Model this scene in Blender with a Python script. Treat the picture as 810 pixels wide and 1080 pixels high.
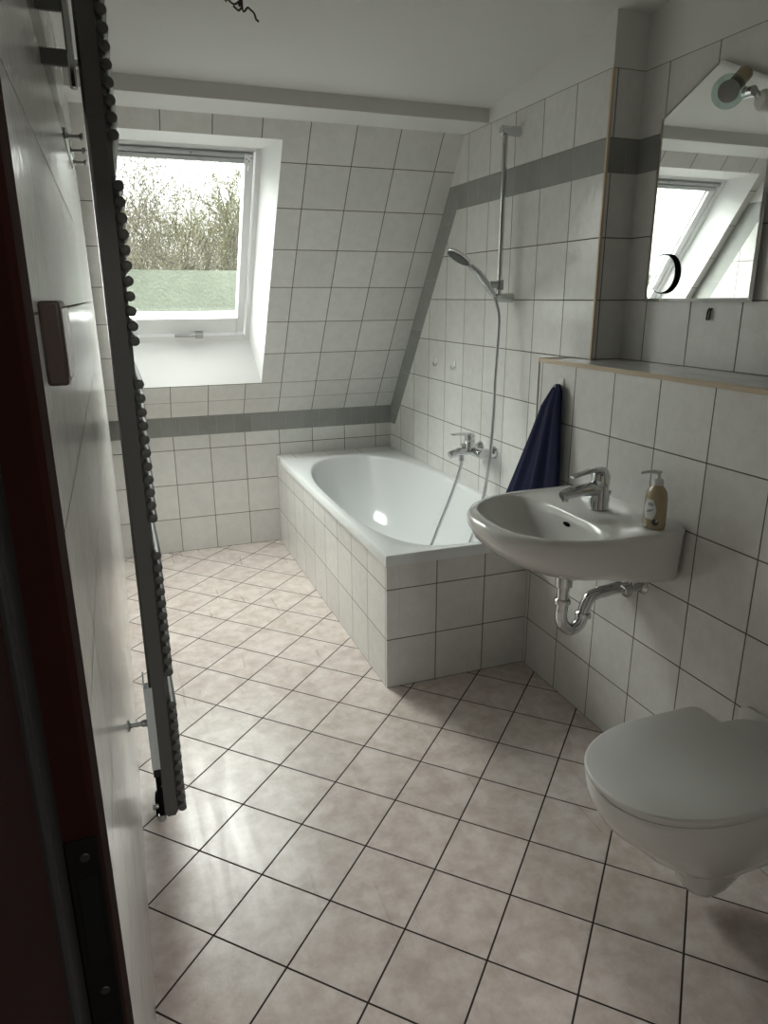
import bpy, bmesh, math, random
from mathutils import Vector, Matrix
import numpy as np
for o in list(bpy.data.objects): bpy.data.objects.remove(o)
S = bpy.context.scene
COL = S.collection
PI = math.pi

# ------------------------------------------------------------------ camera, world, exposure
CX, CY, CZ = 0.0612, -0.2000, 1.4201
YAW, PITCH, ROLL, FPX = 0.3564, 0.2943, -0.0038, 748.1
fwd = Vector((math.sin(YAW)*math.cos(PITCH), math.cos(YAW)*math.cos(PITCH), -math.sin(PITCH)))
rgt = Vector((math.cos(YAW), -math.sin(YAW), 0)); upv = rgt.cross(fwd)
ra = rgt*math.cos(ROLL)+upv*math.sin(ROLL); rb = -rgt*math.sin(ROLL)+upv*math.cos(ROLL)
cam = bpy.data.cameras.new('camera'); camo = bpy.data.objects.new('camera', cam); COL.objects.link(camo)
camo.matrix_world = Matrix(((ra.x, rb.x, -fwd.x, CX), (ra.y, rb.y, -fwd.y, CY), (ra.z, rb.z, -fwd.z, CZ), (0, 0, 0, 1)))
cam.sensor_fit = 'VERTICAL'; cam.sensor_height = 36; cam.lens = FPX/1080*36; cam.clip_start = 0.01; cam.clip_end = 300
S.camera = camo
w = bpy.data.worlds.new('world'); S.world = w; w.use_nodes = True
bgn = w.node_tree.nodes['Background']; bgn.inputs[0].default_value = (1.0, 0.99, 0.968, 1); bgn.inputs[1].default_value = 30.0
# overcast sky, dull near the horizon and bright overhead
_n = w.node_tree; _tc = _n.nodes.new('ShaderNodeTexCoord'); _sx = _n.nodes.new('ShaderNodeSeparateXYZ'); _mr = _n.nodes.new('ShaderNodeMapRange')
_mr.data_type = 'FLOAT'; _mr.interpolation_type = 'SMOOTHSTEP'
_mr.inputs['From Min'].default_value = 0; _mr.inputs['From Max'].default_value = .75; _mr.inputs['To Min'].default_value = 2.0; _mr.inputs['To Max'].default_value = 26.0
_n.links.new(_tc.outputs['Generated'], _sx.inputs[0]); _n.links.new(_sx.outputs['Z'], _mr.inputs['Value']); _n.links.new(_mr.outputs[0], bgn.inputs[1])
S.view_settings.view_transform = 'Standard'; S.view_settings.look = 'None'
S.view_settings.gamma = 1; S.view_settings.exposure = 0.16; S.view_settings.use_curve_mapping = False
# daylight portal in the roof window opening (guides the sky light, emits nothing)
D = 3.872; TH = math.radians(55.16); ZK = 0.785
SL = Vector((0, -math.cos(TH), math.sin(TH)))      # up the roof slope
SN = Vector((0, math.sin(TH), math.cos(TH)))       # outwards through the roof
def sp(x, s, d=0.0): return Vector((x, D, ZK)) + SL*s + SN*d
pl = bpy.data.lights.new('window_daylight_portal', 'AREA'); pl.shape = 'RECTANGLE'; pl.size = 0.70; pl.size_y = 1.05
pl.cycles.is_portal = True
plo = bpy.data.objects.new('window_daylight_portal', pl); COL.objects.link(plo)
xx = Vector((1, 0, 0)); zz = SN; yy = zz.cross(xx); c0 = sp(0.417, 0.93, 0.30)
plo.matrix_world = Matrix(((xx.x, yy.x, zz.x, c0.x), (xx.y, yy.y, zz.y, c0.y), (xx.z, yy.z, zz.z, c0.z), (0, 0, 0, 1)))
# unseen fill light added in the hallway behind the camera
hl = bpy.data.lights.new('hallway_fill_light', 'AREA'); hl.shape = 'DISK'; hl.size = 0.35; hl.energy = 24; hl.color = (1, .985, .96)
hlo = bpy.data.objects.new('hallway_fill_light', hl); COL.objects.link(hlo); hlo.location = (0.9, -1.2, 2.38)

# ------------------------------------------------------------------ materials
def newmat(n):
    m = bpy.data.materials.new(n); m.use_nodes = True
    nt = m.node_tree; return m, nt, nt.nodes['Principled BSDF']
def pbr(n, col, rough=.5, metal=0, bump=0, bscale=50, spec=None, coat=0, var=0, vscale=4, trans=0, ior=1.45, bdist=0.002):
    m, nt, p = newmat(n)
    p.inputs['Base Color'].default_value = (*col, 1); p.inputs['Roughness'].default_value = rough; p.inputs['Metallic'].default_value = metal
    if spec is not None: p.inputs['Specular IOR Level'].default_value = spec
    p.inputs['Coat Weight'].default_value = coat; p.inputs['Transmission Weight'].default_value = trans; p.inputs['IOR'].default_value = ior
    tc = nt.nodes.new('ShaderNodeTexCoord')
    if bump:
        nz = nt.nodes.new('ShaderNodeTexNoise'); nz.inputs['Scale'].default_value = bscale; nz.inputs['Detail'].default_value = 3
        nt.links.new(tc.outputs['Object'], nz.inputs['Vector'])
        b = nt.nodes.new('ShaderNodeBump'); b.inputs['Strength'].default_value = bump; b.inputs['Distance'].default_value = bdist
        nt.links.new(nz.outputs[0], b.inputs['Height']); nt.links.new(b.outputs[0], p.inputs['Normal'])
    if var:
        nz = nt.nodes.new('ShaderNodeTexNoise'); nz.inputs['Scale'].default_value = vscale; nz.inputs['Detail'].default_value = 5
        nt.links.new(tc.outputs['Object'], nz.inputs['Vector'])
        mx = nt.nodes.new('ShaderNodeMix'); mx.data_type = 'RGBA'
        mx.inputs['A'].default_value = (*[c*(1-var) for c in col], 1); mx.inputs['B'].default_value = (*[min(1, c*(1+var)) for c in col], 1)
        nt.links.new(nz.outputs[0], mx.inputs['Factor']); nt.links.new(mx.outputs['Result'], p.inputs['Base Color'])
    return m
def tile_mat(n, c1, c2, grout, gw=(.014, .014), rough=.22, bump=.25, bscale=45, mscale=7, mlo=.35, mhi=.65, tilevar=.05, relief=.0012, gdepth=.0015, streak=0):
    """UV in tile units: integer lines are the joints."""
    m, nt, p = newmat(n); N = nt.nodes.new; L = nt.links.new
    uv = N('ShaderNodeUVMap'); tc = N('ShaderNodeTexCoord')
    sx = N('ShaderNodeSeparateXYZ'); L(uv.outputs[0], sx.inputs[0])
    def mth(op, a, b=None, c=None):
        k = N('ShaderNodeMath'); k.operation = op
        for i, v in enumerate((a, b, c)):
            if v is None: continue
            if isinstance(v, (int, float)): k.inputs[i].default_value = v
            else: L(v, k.inputs[i])
        return k.outputs[0]
    masks = []
    for i in (0, 1):
        f = mth('FRACT', sx.outputs[i]); d = mth('ABSOLUTE', mth('SUBTRACT', f, .5))   # .5 at the joint
        mr = N('ShaderNodeMapRange'); mr.inputs['From Min'].default_value = .5-gw[i]*.5-.004; mr.inputs['From Max'].default_value = .5-gw[i]*.5+.002
        L(d, mr.inputs['Value']); masks.append(mr.outputs[0])
    mask = mth('MAXIMUM', masks[0], masks[1])
    fl = N('ShaderNodeVectorMath'); fl.operation = 'FLOOR'; L(uv.outputs[0], fl.inputs[0])
    wn = N('ShaderNodeTexWhiteNoise'); wn.noise_dimensions = '3D'; L(fl.outputs[0], wn.inputs['Vector'])
    # marbled glaze, shifted from tile to tile
    off = N('ShaderNodeVectorMath'); off.operation = 'MULTIPLY_ADD'; off.inputs[1].default_value = (7, 7, 7); L(wn.outputs['Color'], off.inputs[0]); L(tc.outputs['Object'], off.inputs[2])
    nz = N('ShaderNodeTexNoise'); nz.inputs['Scale'].default_value = mscale; nz.inputs['Detail'].default_value = 7; nz.inputs['Roughness'].default_value = .65; nz.inputs['Distortion'].default_value = .15
    L(off.outputs[0], nz.inputs['Vector'])
    mr = N('ShaderNodeMapRange'); mr.inputs['From Min'].default_value = mlo; mr.inputs['From Max'].default_value = mhi; L(nz.outputs[0], mr.inputs['Value'])
    mx = N('ShaderNodeMix'); mx.data_type = 'RGBA'; mx.inputs['A'].default_value = (*c1, 1); mx.inputs['B'].default_value = (*c2, 1); L(mr.outputs[0], mx.inputs['Factor'])
    hs = N('ShaderNodeHueSaturation'); L(mx.outputs['Result'], hs.inputs['Color'])
    L(mth('MULTIPLY_ADD', wn.outputs['Value'], tilevar*2, 1-tilevar), hs.inputs['Value'])
    gx = N('ShaderNodeMix'); gx.data_type = 'RGBA'; L(mask, gx.inputs['Factor']); L(hs.outputs[0], gx.inputs['A']); gx.inputs['B'].default_value = (*grout, 1)
    L(gx.outputs['Result'], p.inputs['Base Color'])
    ro = mth('MULTIPLY_ADD', mask, .8-rough, rough)
    if streak:
        mp = N('ShaderNodeMapping'); mp.inputs['Rotation'].default_value = (0, 0, math.radians(-14)); mp.inputs['Scale'].default_value = (26, 2.2, 1); L(tc.outputs['Object'], mp.inputs[0])
        n3 = N('ShaderNodeTexNoise'); n3.inputs['Scale'].default_value = 1; n3.inputs['Detail'].default_value = 4; n3.inputs['Distortion'].default_value = .6; L(mp.outputs[0], n3.inputs['Vector'])
        ro = mth('ADD', ro, mth('MULTIPLY', mth('SUBTRACT', n3.outputs[0], .5), streak))
    L(ro, p.inputs['Roughness'])
    L(mth('MULTIPLY_ADD', mask, -.42, .5), p.inputs['Specular IOR Level'])
    n2 = N('ShaderNodeTexNoise'); n2.inputs['Scale'].default_value = bscale; n2.inputs['Detail'].default_value = 2; L(tc.outputs['Object'], n2.inputs['Vector'])
    b1 = N('ShaderNodeBump'); b1.inputs['Strength'].default_value = bump; b1.inputs['Distance'].default_value = relief; L(n2.outputs[0], b1.inputs['Height'])
    b2 = N('ShaderNodeBump'); b2.invert = True; b2.inputs['Strength'].default_value = .6; b2.inputs['Distance'].default_value = gdepth
    L(mask, b2.inputs['Height']); L(b1.outputs[0], b2.inputs['Normal']); L(b2.outputs[0], p.inputs['Normal'])
    return m
WT = (.70, .695, .67); WT2 = (.76, .755, .735)
M = {}
M['tile'] = tile_mat('white_wall_tile', WT, WT2, (.13, .115, .095), (.016, .016), rough=.15, bump=.65, bscale=52, mscale=22)
M['band'] = tile_mat('grey_border_tile', (.27, .275, .262), (.31, .315, .30), (.36, .355, .34), (.022, .012), rough=.22, bump=.3)
M['strip'] = tile_mat('grey_strip_tile', (.27, .275, .262), (.31, .315, .30), (.29, .29, .28), (.004, .004), rough=.25, bump=.3)
M['floor'] = tile_mat('floor_tile', (.53, .445, .40), (.71, .64, .60), (.035, .028, .024), (.020, .020), rough=.33, bump=.4, bscale=140, mscale=17, mlo=.34, mhi=.64, tilevar=.04, relief=.0006, streak=.32)
M['plaster'] = pbr('white_plaster', (.74, .735, .71), .75, bump=.25, bscale=160)
M['ceiling'] = pbr('ceiling_paint', (.72, .72, .70), .8, bump=.15, bscale=120)
M['reveal'] = pbr('white_reveal_paint', (.86, .86, .86), .55, bump=.1, bscale=140)
M['framew'] = pbr('white_window_lacquer', (.80, .81, .81), .28)
M['grey_plastic'] = pbr('grey_plastic', (.50, .52, .52), .4)
M['trimc'] = pbr('beige_edge_profile', (.62, .50, .36), .4)
M['silicone'] = pbr('pale_silicone', (.62, .60, .55), .5)
M['ceramic'] = pbr('white_ceramic', (.76, .755, .73), .12, coat=.3)
M['lid'] = pbr('white_seat_plastic', (.74, .74, .72), .28)
M['enamel'] = pbr('white_enamel', (.80, .82, .82), .12, coat=.3)
M['chrome'] = pbr('chrome', (.62, .63, .64), .07, 1)
M['brushed'] = pbr('dull_steel', (.45, .46, .46), .3, 1)
M['spray'] = pbr('dark_spray_face', (.06, .065, .065), .4)
M['dark'] = pbr('black_rubber', (.006, .006, .006), .6)
M['black'] = pbr('dark_opening', (.005, .005, .005), .9, spec=.1)
M['rad'] = pbr('shaded_radiator_enamel', (.10, .103, .095), .45)  # enamel colour darkened to stand for the backlit radiator's shade
M['radlight'] = pbr('pale_cover_plate', (.62, .67, .67), .4)
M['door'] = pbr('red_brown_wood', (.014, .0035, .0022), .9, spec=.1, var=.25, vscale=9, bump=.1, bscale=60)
M['strike'] = pbr('darkened_steel', (.004, .0036, .0032), .9, 0, spec=.1)  # near-black colour keeps the strike plate in shade despite the fill light
M['switchb'] = pbr('shaded_switch_plastic', (.045, .030, .023), .5)  # dark brown put in for shade on the side turned from the light
M['white_pl'] = pbr('white_plastic', (.78, .78, .76), .35)
M['towel'] = pbr('navy_terry', (.004, .008, .042), .95, bump=1, bscale=420, var=.5, vscale=240, bdist=.004)
M['mirror'] = pbr('mirror_silver', (.93, .95, .94), .0, 1)
M['bevel'] = pbr('mirror_bevel', (.95, .97, .97), .12, 1)
M['soap'] = pbr('beige_soap_liquid', (.42, .34, .21), .15, coat=.5)
M['label_w'] = pbr('white_label', (.80, .80, .78), .4)
M['label_d'] = pbr('dark_label_print', (.06, .06, .06), .4)
M['label_g'] = pbr('grey_label_print', (.36, .36, .38), .4)
M['hose'] = pbr('steel_spiral_hose', (.50, .51, .52), .28, 1)
M['brass'] = pbr('brown_bronze_socket', (.42, .35, .24), .4, .5)
M['copper'] = pbr('dark_wire', (.05, .04, .035), .5)
M['blue'] = pbr('blue_valve_cap', (.03, .06, .25), .4)
M['hall'] = pbr('hall_paint', (.45, .42, .38), .8)
M['bulb'] = pbr('bulb_reflector', (.42, .42, .41), .25, .6)
def glassm(n, tint, f=1.45):
    m = bpy.data.materials.new(n); m.use_nodes = True; nt = m.node_tree; nt.nodes.clear()
    o = nt.nodes.new('ShaderNodeOutputMaterial'); t = nt.nodes.new('ShaderNodeBsdfTransparent'); g = nt.nodes.new('ShaderNodeBsdfGlossy')
    t.inputs[0].default_value = (*tint, 1); g.inputs['Roughness'].default_value = 0
    fr = nt.nodes.new('ShaderNodeFresnel'); ge = nt.nodes.new('ShaderNodeNewGeometry'); mi = nt.nodes.new('ShaderNodeMapRange'); mi.inputs['To Min'].default_value = f; mi.inputs['To Max'].default_value = 1/f
    nt.links.new(ge.outputs['Backfacing'], mi.inputs['Value']); nt.links.new(mi.outputs[0], fr.inputs[0]); mx = nt.nodes.new('ShaderNodeMixShader')
    nt.links.new(fr.outputs[0], mx.inputs[0]); nt.links.new(t.outputs[0], mx.inputs[1]); nt.links.new(g.outputs[0], mx.inputs[2]); nt.links.new(mx.outputs[0], o.inputs[0])
    return m
M['glass'] = glassm('window_glass', (.93, .96, .94)); M['gdisc'] = glassm('lamp_glass', (.72, .80, .78), 1.6)
M['bark'] = pbr('grey_brown_bark', (.030, .026, .018), .9)
M['bark2'] = pbr('olive_bark', (.038, .037, .018), .9)
M['catkin'] = pbr('yellow_green_buds', (.045, .045, .016), .9)
M['grass'] = pbr('pale_green_meadow', (.056, .064, .050), .95, var=.22, vscale=14, bump=.35, bscale=30, bdist=.03)
M['soil'] = pbr('garden_ground', (.02, .026, .015), .95, var=.3, vscale=1)

# ------------------------------------------------------------------ mesh helpers
def link(name, me, mats, parent=None):
    o = bpy.data.objects.new(name, me); COL.objects.link(o)
    for m in (mats if isinstance(mats, (list, tuple)) else [mats]): me.materials.append(m)
    if parent is not None: o.parent = parent; o.matrix_parent_inverse = parent.matrix_world.inverted()
    return o
def obj(name, bm, mats, parent=None, smooth=False, angle=40, bevel=0, seg=2, sub=0):
    if parent is not None:
        L = parent.location
        if parent.parent is not None: L = L + parent.parent.location
        for v in bm.verts: v.co = v.co - L
    bmesh.ops.recalc_face_normals(bm, faces=bm.faces)
    me = bpy.data.meshes.new(name); bm.to_mesh(me); bm.free()
    o = bpy.data.objects.new(name, me); COL.objects.link(o)
    for m in (mats if isinstance(mats, (list, tuple)) else [mats]): me.materials.append(m)
    if parent is not None: o.parent = parent
    if smooth:
        for f in me.polygons: f.use_smooth = True
        me.set_sharp_from_angle(angle=math.radians(angle))
    if bevel:
        b = o.modifiers.new('bevel', 'BEVEL'); b.width = bevel; b.segments = seg; b.limit_method = 'ANGLE'; b.angle_limit = math.radians(40)
        for f in me.polygons: f.use_smooth = True
        me.set_sharp_from_angle(angle=math.radians(50))
    if sub:
        s = o.modifiers.new('sub', 'SUBSURF'); s.levels = sub; s.render_levels = sub
    return o
def thing(name, label, cat, loc=(0, 0, 0), group=None):
    o = bpy.data.objects.new(name, None); COL.objects.link(o); o.location = loc; o.empty_display_size = .05
    o['label'] = label; o['category'] = cat
    if group: o['group'] = group
    return o
def tag(o, label, cat, group=None):
    o['label'] = label; o['category'] = cat
    if group: o['group'] = group
    return o
def struct(o, label=None, cat=None):
    o['kind'] = 'structure'
    if label: o['label'] = label
    if cat: o['category'] = cat
    return o
def box(bm, x0, x1, y0, y1, z0, z1, mi=0):
    vs = [bm.verts.new((x, y, z)) for z in (z0, z1) for y in (y0, y1) for x in (x0, x1)]
    for q in ((0, 1, 3, 2), (4, 6, 7, 5), (0, 4, 5, 1), (2, 3, 7, 6), (0, 2, 6, 4), (1, 5, 7, 3)):
        f = bm.faces.new([vs[i] for i in q]); f.material_index = mi
    return vs
def prism(bm, poly, vec, mi=0):
    a = [bm.verts.new(p) for p in poly]; b = [bm.verts.new(Vector(p)+Vector(vec)) for p in poly]; n = len(a)
    fs = [bm.faces.new(a), bm.faces.new(b[::-1])] + [bm.faces.new((a[i], a[(i+1) % n], b[(i+1) % n], b[i])) for i in range(n)]
    for f in fs: f.material_index = mi
def basis(d):
    d = Vector(d).normalized(); u = d.cross(Vector((0, 0, 1)))
    if u.length < .05: u = d.cross(Vector((1, 0, 0)))
    u.normalize(); return d, u, d.cross(u)
def tube(bm, pts, r, n=12, mi=0, cap=True):
    pts = [Vector(p) for p in pts]; rs = r if isinstance(r, (list, tuple)) else [r]*len(pts)
    d0 = (pts[1]-pts[0]).normalized(); _, u, v = basis(d0); rings = []
    for i, p in enumerate(pts):
        if i == 0: t = pts[1]-pts[0]
        elif i == len(pts)-1: t = pts[-1]-pts[-2]
        else: t = (pts[i+1]-p).normalized()+(p-pts[i-1]).normalized()
        t.normalize(); u = (u-t*u.dot(t)).normalized(); v = t.cross(u)
        rings.append([bm.verts.new(p+(u*math.cos(a)+v*math.sin(a))*rs[i]) for a in [2*PI*k/n for k in range(n)]])
    for A, B in zip(rings, rings[1:]):
        for k in range(n): bm.faces.new((A[k], A[(k+1) % n], B[(k+1) % n], B[k])).material_index = mi
    if cap:
        bm.faces.new(rings[0][::-1]).material_index = mi; bm.faces.new(rings[-1]).material_index = mi
def lathe(bm, origin, axis, prof, n=32, mi=0):
    """prof = [(distance along the axis, radius)]"""
    o = Vector(origin); d, u, v = basis(axis); rings = []
    for h, r in prof:
        if r < 1e-5: rings.append([bm.verts.new(o+d*h)])
        else: rings.append([bm.verts.new(o+d*h+(u*math.cos(a)+v*math.sin(a))*r) for a in [2*PI*k/n for k in range(n)]])
    for A, B in zip(rings, rings[1:]):
        for k in range(n):
            k2 = (k+1) % n
            if len(A) == 1 and len(B) == 1: continue
            if len(A) == 1: f = bm.faces.new((A[0], B[k2], B[k]))
            elif len(B) == 1: f = bm.faces.new((A[k], A[k2], B[0]))
            else: f = bm.faces.new((A[k], A[k2], B[k2], B[k]))
            f.material_index = mi
    for R in (rings[0], rings[-1]):
        if len(R) > 1: bm.faces.new(R).material_index = mi
def loft(bm, rings, cap0=True, cap1=True, mi=0):
    R = [[bm.verts.new(p) for p in r] for r in rings]; n = len(R[0])
    for A, B in zip(R, R[1:]):
        for k in range(n): bm.faces.new((A[k], A[(k+1) % n], B[(k+1) % n], B[k])).material_index = mi
    if cap0: bm.faces.new(R[0][::-1]).material_index = mi
    if cap1: bm.faces.new(R[-1]).material_index = mi
def smoothpath(pts, k=8):
    P = [Vector(p) for p in pts]; out = []
    for i in range(len(P)-1):
        p0 = P[max(i-1, 0)]; p1 = P[i]; p2 = P[i+1]; p3 = P[min(i+2, len(P)-1)]
        for j in range(k):
            t = j/k; out.append(.5*((2*p1)+(p2-p0)*t+(2*p0-5*p1+4*p2-p3)*t*t+(3*p1-p0-3*p2+p3)*t**3))
    out.append(P[-1]); return out
def clip(poly, a, b, c):
    """keep a*u+b*v<=c"""
    out = []
    for i in range(len(poly)):
        p, q = poly[i], poly[(i+1) % len(poly)]; dp = a*p[0]+b*p[1]-c; dq = a*q[0]+b*q[1]-c
        if dp <= 0: out.append(p)
        if (dp < 0 < dq) or (dq < 0 < dp):
            t = dp/(dp-dq); out.append((p[0]+(q[0]-p[0])*t, p[1]+(q[1]-p[1])*t))
    return out
def face(bm, uvl, poly, to3, touv, mi):
    if len(poly) < 3: return
    f = bm.faces.new([bm.verts.new(to3(*p)) for p in poly]); f.material_index = mi
    for lp, p in zip(f.loops, poly): lp[uvl].uv = touv(*p)
def rect(u0, u1, v0, v1): return [(u0, v0), (u1, v0), (u1, v1), (u0, v1)]
def surf(name, regions, mats):
    """regions: (poly2d, to3, touv, material index); one mesh of tiled faces"""
    bm = bmesh.new(); uvl = bm.loops.layers.uv.new('UVMap')
    for r in regions: face(bm, uvl, *r)
    me = bpy.data.meshes.new(name); bm.to_mesh(me); bm.free()
    o = bpy.data.objects.new(name, me); COL.objects.link(o)
    for m in mats: me.materials.append(m)
    return o

# ------------------------------------------------------------------ room measures
XS, XV, XN = 1.623, 1.488, 1.748       # shower wall, front of the low wall, back of the niche
YC = 1.918                              # outer corner of the shower wall
YE = 2.027                              # end of the low wall and end panel of the tub
TX = 0.900                              # tiled front of the tub
YF = 0.14                               # inner face of the door wall
R0 = 1.207                              # tile row at shelf height
TM = math.tan(TH)
def slope_y(z): return D-(z-ZK)/TM
YB, ZB = 2.725, 2.110                   # beam
YT = slope_y(ZB)
def ceil_z(y): return 2.163+.126*(YB-y)
TM_MATS = [M['tile'], M['band'], M['strip'], M['plaster']]
SLOPE = (1, 1/TM, D+ZK/TM)              # y + z/TM <= D+ZK/TM inside the room

# floor
s = .1995; q2 = math.sqrt(2)
fl = surf('floor', [(rect(0, XN+.05, -.16, D), lambda x, y: (x, y, 0), lambda x, y: (((x-.7018)-(y-1.7166))/q2/s, ((x-.7018)+(y-1.7166))/q2/s), 0)], [M['floor']])
struct(fl)
# back wall: knee wall, grey border, roof slope
X0, X1 = 0.0, XS
reg = []
K3 = lambda x, z: (x, D, z)
reg.append((rect(X0, X1, 0, .678), K3, lambda x, z: ((x-.323)/.2, z/.2), 0))
reg.append((rect(X0, X1, .678, ZK), K3, lambda x, z: ((x-.265)/.1, (z-.678)/.107), 1))
SP = lambda x, q: tuple(sp(x, q))
SMAX = (ZB-ZK)/math.sin(TH)
RX0, RX1, RS0, RS1 = .048, .810, .225, 1.535     # reveal opening on the slope
SUV = lambda x, q: ((x-.323)/.2, (q-.22)/.2035)
for a, b in ((0, .108), (.108, .22)):
    reg.append((rect(X0, X1, a, b), SP, lambda x, q, a=a, b=b: ((x-.323)/.2, (q-a)/(b-a)), 0))
reg.append((rect(X0, X1, .22, RS0), SP, SUV, 0)); reg.append((rect(X0, X1, RS1, SMAX), SP, SUV, 0))
reg.append((rect(X0, RX0, RS0, RS1), SP, SUV, 0)); reg.append((rect(RX1, X1, RS0, RS1), SP, SUV, 0))
struct(surf('wall_back', reg, TM_MATS))
# left wall
L3 = lambda y, z: (0, y, z)
LUV = lambda y, z: ((y-.105)/.2, (z-R0)/.2)
base = lambda z0, z1, y0=YF, y1=D+1: clip(rect(y0, y1, z0, z1), *SLOPE)
def walled(to3, uv, y0, joint):
    """tile regions of a side wall up to the slope, with the grey strip along the slope"""
    out = []; w_ = .150                                    # horizontal width of the strip
    inner = (1, 1/TM, D+ZK/TM-w_)
    def cut(poly, outer=False):
        if outer:
            p = clip(poly, -1, -1/TM, -(D+ZK/TM-w_)); return clip(clip(p, *SLOPE), 1, 0, D)
        return clip(clip(poly, *inner), 1, 0, D)
    out.append((rect(y0, D, 0, .678), to3, uv, 0))
    out.append((cut(rect(y0, D+1, .678, 1.805)), to3, uv, 0))
    out.append((cut(rect(y0, D+1, .678, 1.805), True), to3, lambda y, z: (z/.25, (y+z/TM-(D+ZK/TM-w_))/w_*.98+.01), 2))
    out.append((base(1.805, 1.908, y0), to3, lambda y, z: ((y-joint)/.1, (z-1.805)/.103), 1))
    out.append((base(1.908, 2.107, y0), to3, lambda y, z: ((y-joint)/.2, (z-1.908)/.199), 0))
    return out
reg = walled(L3, LUV, YF, .105)
reg.append(([(YF, 2.107), (slope_y(2.107), 2.107), (YT, ZB), (YB, ZB), (YB, ceil_z(YB)), (YF, ceil_z(YF))], L3, LUV, 3))
struct(surf('wall_left', reg, TM_MATS))
# right wall beside the tub
Rr = lambda y, z: (XS, y, z)
RUV = lambda y, z: ((y-1.905)/.2, (z-R0)/.2)
reg = walled(Rr, RUV, YC, 1.905)
reg.append(([(YC, 2.107), (slope_y(2.107), 2.107), (YT, ZB), (YB, ZB), (YB, ceil_z(YB)), (YC, ceil_z(YC))], Rr, RUV, 3))
# return face of the niche and its back wall
Q3 = lambda x, z: (x, YC, z); QUV = lambda x, z: ((x-XN+.105)/.2, (z-R0)/.2)
reg += [(rect(XS, XN, R0-.01, 1.805), Q3, QUV, 0), (rect(XS, XN, 1.805, 1.908), Q3, lambda x, z: ((x-XN+.05)/.1, (z-1.805)/.103), 1),
        (rect(XS, XN, 1.908, 2.107), Q3, lambda x, z: ((x-XN+.105)/.2, (z-1.908)/.199), 0), (rect(XS, XN, 2.107, ceil_z(YC)), Q3, QUV, 3)]
N3 = lambda y, z: (XN, y, z); NUV = lambda y, z: ((y-1.807)/.2, (z-R0)/.2)
reg += [(rect(YF, YC, R0-.01, 1.805), N3, NUV, 0), (rect(YF, YC, 1.805, 1.908), N3, lambda y, z: ((y-1.807)/.1, (z-1.805)/.103), 1),
        (rect(YF, YC, 1.908, 2.107), N3, lambda y, z: ((y-1.807)/.2, (z-1.908)/.199), 0),
        ([(YF, 2.107), (YC, 2.107), (YC, ceil_z(YC)), (YF, ceil_z(YF))], N3, NUV, 3)]
struct(surf('wall_right', reg, TM_MATS))
# low installation wall carrying sink and toilet, with its shelf
V3 = lambda y, z: (XV, y, z)
reg = [(rect(YF, YE, 0, R0-.006), V3, lambda y, z: ((y-1.807)/.2, z/.2), 0),
       (rect(XV, XN, YF, YE), lambda x, y: (x, y, R0), lambda x, y: ((x-XV)/.2+.35, (y-1.807)/.2), 0),
       (rect(XV, XS, 0, R0), lambda x, z: (x, YE, z), lambda x, z: ((x-XV)/.2, z/.2), 0)]
struct(surf('wall_right_low_ledge', reg, TM_MATS))
def simple(name, boxes, mat, bevel=0, **k):
    bm = bmesh.new()
    for b in boxes: box(bm, *b)
    return obj(name, bm, mat, bevel=bevel, **k)
struct(simple('trim_1', [(XV-.004, XV+.006, YF, YE+.004, R0-.011, R0+.003)], M['trimc'], .001))
struct(simple('trim_2', [(XV-.003, XS, YE-.004, YE+.003, R0-.010, R0+.003)], M['trimc'], .001))
struct(simple('trim_3', [(XS-.003, XS+.006, YC-.004, YC+.005, R0, 2.107)], M['trimc'], .001))
struct(simple('trim_4', [(XV-.004, XV+.003, YE-.001, YE+.005, 0, R0-.012)], M['silicone'], .001))
# ceiling, beam, door wall, hall
bm = bmesh.new()
def quad(bm, ps, mi=0): f = bm.faces.new([bm.verts.new(p) for p in ps]); f.material_index = mi; return f
quad(bm, [(0, YF-.35, ceil_z(YF-.35)), (XN+.01, YF-.35, ceil_z(YF-.35)), (XN+.01, YB, ceil_z(YB)), (0, YB, ceil_z(YB))])
struct(obj('ceiling', bm, M['ceiling']))
bm = bmesh.new(); prism(bm, [(0, YB, ZB), (0, YB, 2.3), (0, YT+.12, 2.3), (0, YT+.02, ZB)], (XS+.05, 0, 0))
struct(obj('trim_5', bm, M['ceiling']))
bm = bmesh.new()
box(bm, .95, XN, -.155, YF, 0, 2.6); box(bm, .0, .95, -.155, YF, 2.06, 2.6); box(bm, -.06, 0, -.155, YF, 0, 2.6)
struct(obj('wall_front', bm, M['plaster']))
bm = bmesh.new(); box(bm, -1.3, 2.2, -2.1, -.16, 0, 2.42)
bm.faces.ensure_lookup_table()
for f in list(bm.faces):
    c = f.calc_center_median()
    if c.y > -.2: bm.faces.remove(f)
quad(bm, [(-1.3, -.16, 0), (-.06, -.16, 0), (-.06, -.16, 2.42), (-1.3, -.16, 2.42)])
quad(bm, [(1.02, -.16, 0), (2.2, -.16, 0), (2.2, -.16, 2.42), (1.02, -.16, 2.42)])
quad(bm, [(-.06, -.16, 2.06), (1.02, -.16, 2.06), (1.02, -.16, 2.42), (-.06, -.16, 2.42)])
struct(obj('wall_hall', bm, M['hall']))
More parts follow.
